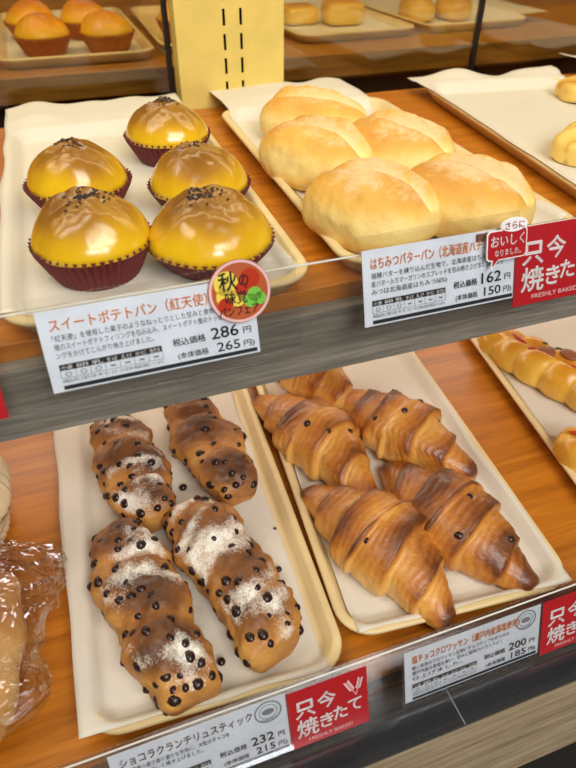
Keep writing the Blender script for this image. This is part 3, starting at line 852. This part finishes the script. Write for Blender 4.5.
c2 = price_card((.1665, UY, 1.0755), .117, .0510, 'price card reading 162 yen for the honey butter breads', 'はちみつバターパン（北海道産ハチミツ', .80,
    [('発酵バターを練り込んだ生地で、北海道産はちみつと北海', .88), ('産バター入りマーガリンのスプレッドを包み焼き上げました。(はち', .86), ('みつは北海道産はちみつ50%)', .48)], '162', '150', holder=(.005, .001, .010), strip=.72)
red_card((.2825, UY-.001, 1.0735), .072, .0560, 'red freshly baked card on the upper rail, beside the speech-bubble tag')
red_card((-.1325, UY, 1.0600), .072, .0480, 'red card cut off at the left edge of the upper rail', True)
# speech-bubble tag
b = thing('speech_bubble_tag', 'red speech-bubble tag overlapping the honey bread card', 'sign', (.2560, UY-.0045, 1.0785), (TILT, 0, 0))
b.scale = (.80, .80, 1)
def rr(x0, y0, x1, y1, r, n=6):
    return [(x0+(x1-x0)/2+px, y0+(y1-y0)/2+py) for px, py in rrect((x1-x0)/2, (y1-y0)/2, r, n)]
def plate(polys, z0, z1):
    m = MB()
    for poly in polys:
        n = len(poly); m.add([(x, y, z0) for x, y in poly]+[(x, y, z1) for x, y in poly],
                             [tuple(range(n))[::-1], tuple(range(n, 2*n))]+[(k, (k+1) % n, n+(k+1) % n, n+k) for k in range(n)])
    return m
rim = plate([rr(-.0005, -.0275, .0395, -.002, .004), [(.005, -.027), (.012, -.027), (.004, -.035)], disc(.026, .0005, .0062, 30, .0135)], 0, .0006).build('white_border', M['white'], b)
rd = plate([rr(.0005, -.0265, .0385, -.003, .0035), [(.006, -.0262), (.0115, -.0262), (.0052, -.0325)]], .0006, .0009).build('red_bubble', M['red'], b)
plate([disc(.026, .0005, .0054, 30, .0125)], .0009, .0011).build('white_bubble', M['white'], b)
lettering('white_lettering', [('おいしく', .003, -.0150, .0105, .033, .016), ('なりました。', .007, -.0235, .0062, .026, .012)], M['white'], b, .0014)
lettering('red_lettering', [('さらに', .0165, -.0022, .0072, .019, .012)], M['red'], b, .0015)

price_card((-.0520, LY, .8335), .118, .0520, 'price card reading 232 yen for the chocolate chip loaves', 'ショコラクランチリュスティック', .74,
    [('北海道産小麦の香り豊かな生地に、大粒のチョコを', .60), ('練り込み香ばしく焼き上げました。', .44)], '232', '215', holder=(.003, .001, .003), tcol='brown', stamp=True)
red_card((.0655, LY-.001, .8325), .0600, .0540, 'red freshly baked card on the lower rail, beside the chocolate loaf price card')
price_card((.1565, LY, .8275), .1180, .0500, 'price card reading 200 yen for the salt chocolate croissants', '塩チョコクロワッサン（瀬戸内産藻塩使用）', .78,
    [('軽い食感のクロワッサン生地にチョコチップを折り込み、', .72), ('瀬戸内産の藻塩を使い、甘みと塩味のバランスよく', .66), ('仕上げました。', .36)], '200', '185', holder=(.003, .001, .003), stamp=True)
red_card((.2755, LY-.001, .8295), .0640, .0540, 'red freshly baked card on the lower rail, beside the croissant price card')

# ------------------------------------------------------------------ wicker basket and bagged bread at the left
bk = thing('wicker_basket', 'pale woven wicker basket with a braided rim, at the left edge', 'basket', (-.219, .425, LS+.0042))
m = MB(); hx, hy, hz = .108, .050, .040
ring_pts = lambda k, n, z, off=0: (rrect(hx+off, hy+off, .04, 10)[k % 44][0], rrect(hx+off, hy+off, .04, 10)[k % 44][1], z)
base_loop = rrect(hx-.006, hy-.006, .04, 10)
def along(loop, s):
    n = len(loop); f = s*n; i = int(f) % n; fr = f-int(f); a, b_ = loop[i], loop[(i+1) % n]
    return a[0]+(b_[0]-a[0])*fr, a[1]+(b_[1]-a[1])*fr
NS = 420
for row in range(4):
    pts = []
    for k in range(NS):
        x, y = along(base_loop, k/NS); ph = k/NS*2*pi*48+row*pi
        l = math.hypot(x, y); off = .0022*sin(ph)
        pts.append((x*(1+off/l), y*(1+off/l), .006+row*.0095))
    m.tube(pts, .0042, 6, True)
m.build('woven_wall', M['wicker'], bk, smooth=True)
m = MB()
for st_ in range(3):
    pts = []
    for k in range(NS):
        x, y = along(rrect(hx, hy, .04, 10), k/NS); ph = k/NS*2*pi*26+st_*2*pi/3; l = math.hypot(x, y)
        pts.append((x*(1+.006*cos(ph)/l), y*(1+.006*cos(ph)/l), hz+.004+.006*sin(ph)))
    m.tube(pts, .0045, 6, True)
m.build('braided_rim', M['wicker'], bk, smooth=True)
m = MB(); m.v = [(x, y, .003) for x, y in base_loop]+[(x, y, .0005) for x, y in base_loop]; n = len(base_loop)
m.f = [tuple(range(n)), tuple(range(n, 2*n))[::-1]]+[(k, (k+1) % n, n+(k+1) % n, n+k) for k in range(n)]
m.build('bottom', M['wicker'], bk)

def stick(loc, rot, label, seed, Ln=.2, r=.019):
    def fn(t, th):
        ph = pi*t; cx = -cos(ph); x = Ln/2*(cx*.75+.25*cx**3); e = max(0, sin(ph))**.4
        k = 1+.07*sin(x*120)+.10*nz3((x, cos(th)*.02, sin(th)*.02), 40, seed)
        p = Vector((x, r*e*k*cos(th), r*e*k*sin(th)))
        return p, max(0, min(1, .3+.4*max(0, sin(th))+.3*nz3(p, 30, seed))), 0
    o = loaf(fn, 60, 32).build('bread_stick', M['stick'], None, smooth=True)
    o.location = loc; o.rotation_euler = rot
    return tag(o, label, 'bread', 'bread sticks in the plastic bag')
stick((-.122, .284, LS+.024), (0, 0, R(84)), 'lower bread stick inside the clear bag, nearest the wooden shelf', 1, .128, .021)
stick((-.132, .284, LS+.066), (.4, R(3), R(84)), 'upper bread stick inside the clear bag, on top of the others', 2, .125, .020)
stick((-.172, .284, LS+.024), (.4, R(2), R(86)), 'bread stick inside the clear bag, furthest from the trays', 3, .125, .020)
def bag():
    m = MB(); nt, nth = 90, 90
    for i in range(nt+1):
        t = i/nt; y = -.078+.156*t
        e = (1-abs(2*t-1)**3.2)**.55 if 0 < t < 1 else 0
        e = max(e, .12 if t < .5 else .30)
        for k in range(nth):
            th = 2*pi*k/nth; c, s = cos(th), sin(th)
            sq = lambda v: math.copysign(abs(v)**.8, v)
            x = .062*sq(c)*e; z = .050+.052*sq(s)*e
            p = Vector((x, y, z))
            cr = abs(nz3(p, 26, 3))*.020+abs(nz3(p, 60, 5))*.007-.008
            if c > .3: cr += .018*max(0, nz3(p, 14, 9))*c
            d = Vector((c, 0, s)); p = p+d*cr
            fl = math.exp(-((t-.62)/.17)**2)*max(0, c)**2.5             # flared corner of the wrapper
            p.x += .030*fl; p.z += fl*(.030-.5*(p.z-.05)+.010*sin(t*70+s*6))
            fl = math.exp(-((t-.22)/.10)**2)*max(0, c)**3
            p.x += .012*fl; p.z = max(.0008, p.z)
            m.v.append(tuple(p))
    for i in range(nt):
        for k in range(nth):
            m.f.append((i*nth+k, i*nth+(k+1) % nth, (i+1)*nth+(k+1) % nth, (i+1)*nth+k))
    return m
bo = bag().build('plastic_bag', M['film'], None, smooth=False)
bo.location = (-.148, .284, LS+.0006); bo.rotation_euler = (0, 0, R(-4))
tag(bo, 'crumpled clear plastic bag around bread sticks, at the left edge', 'bag')

# ------------------------------------------------------------------ light
def area(name, loc, rot, sx, sy, power, col, spread=None):
    l = bpy.data.lights.new(name, 'AREA'); l.shape = 'RECTANGLE'; l.size = sx; l.size_y = sy; l.energy = power; l.color = col
    if spread: l.spread = spread
    o = bpy.data.objects.new(name, l); o.location = loc; o.rotation_euler = rot; COL.objects.link(o)
    return o
area('ceiling_lamp', (.5, -.9, 2.5), (R(30), 0, 0), 1.2, .5, 26, (1, .96, .90))
area('ceiling_lamp', (.1, -2.0, 2.5), (R(55), 0, 0), 1.2, .5, 42, (.94, .97, 1))  # frontal light added to brighten the price cards
area('ceiling_lamp', (-.9, .2, 2.7), (0, R(-8), 0), 1.2, .5, 12, (1, .93, .82))
area('shelf_lamp', (.30, .62, 1.62), (R(-6), 0, 0), 1.9, .05, 3.3, (1, .84, .50))
area('under_shelf_lamp', (.30, .70, .985), (R(-38), 0, 0), 1.9, .03, 2.8, (1, .91, .74))
area('rear_spill_light', (.4, 1.02, 1.62), (R(14), 0, 0), 2.2, .05, 7.5, (1, .70, .30))  # added light for the far bun fronts, standing in for near lamp spill
w = bpy.data.worlds.new('shop_ambient'); scene.world = w; w.use_nodes = True
bg = w.node_tree.nodes['Background']; bg.inputs[0].default_value = (.86, .88, .92, 1); bg.inputs[1].default_value = .10

# ------------------------------------------------------------------ camera
cam = bpy.data.cameras.new('camera'); co = bpy.data.objects.new('camera', cam); COL.objects.link(co)
cam.sensor_fit = 'HORIZONTAL'; cam.sensor_width = 36; cam.lens = 624/576*36; cam.clip_start = .02
Rm = Matrix(((.94094815, -.21013942, .26543926), (-.3385134, -.59562239, .72845222), (.00502504, -.77529052, -.6315848)))
mw = Matrix.Identity(4)
for i in range(3):
    mw[i][0] = Rm[i][0]; mw[i][1] = -Rm[i][1]; mw[i][2] = -Rm[i][2]
mw[0][3], mw[1][3], mw[2][3] = 0, 0, 1.26
co.matrix_world = mw
scene.camera = co
cam.dof.use_dof = True; cam.dof.focus_distance = .50; cam.dof.aperture_fstop = 11
scene.cycles.transparent_max_bounces = 32
vs = scene.view_settings; vs.view_transform = 'Standard'; vs.look = 'None'; vs.gamma = 1; vs.use_curve_mapping = False; vs.exposure = -0.22
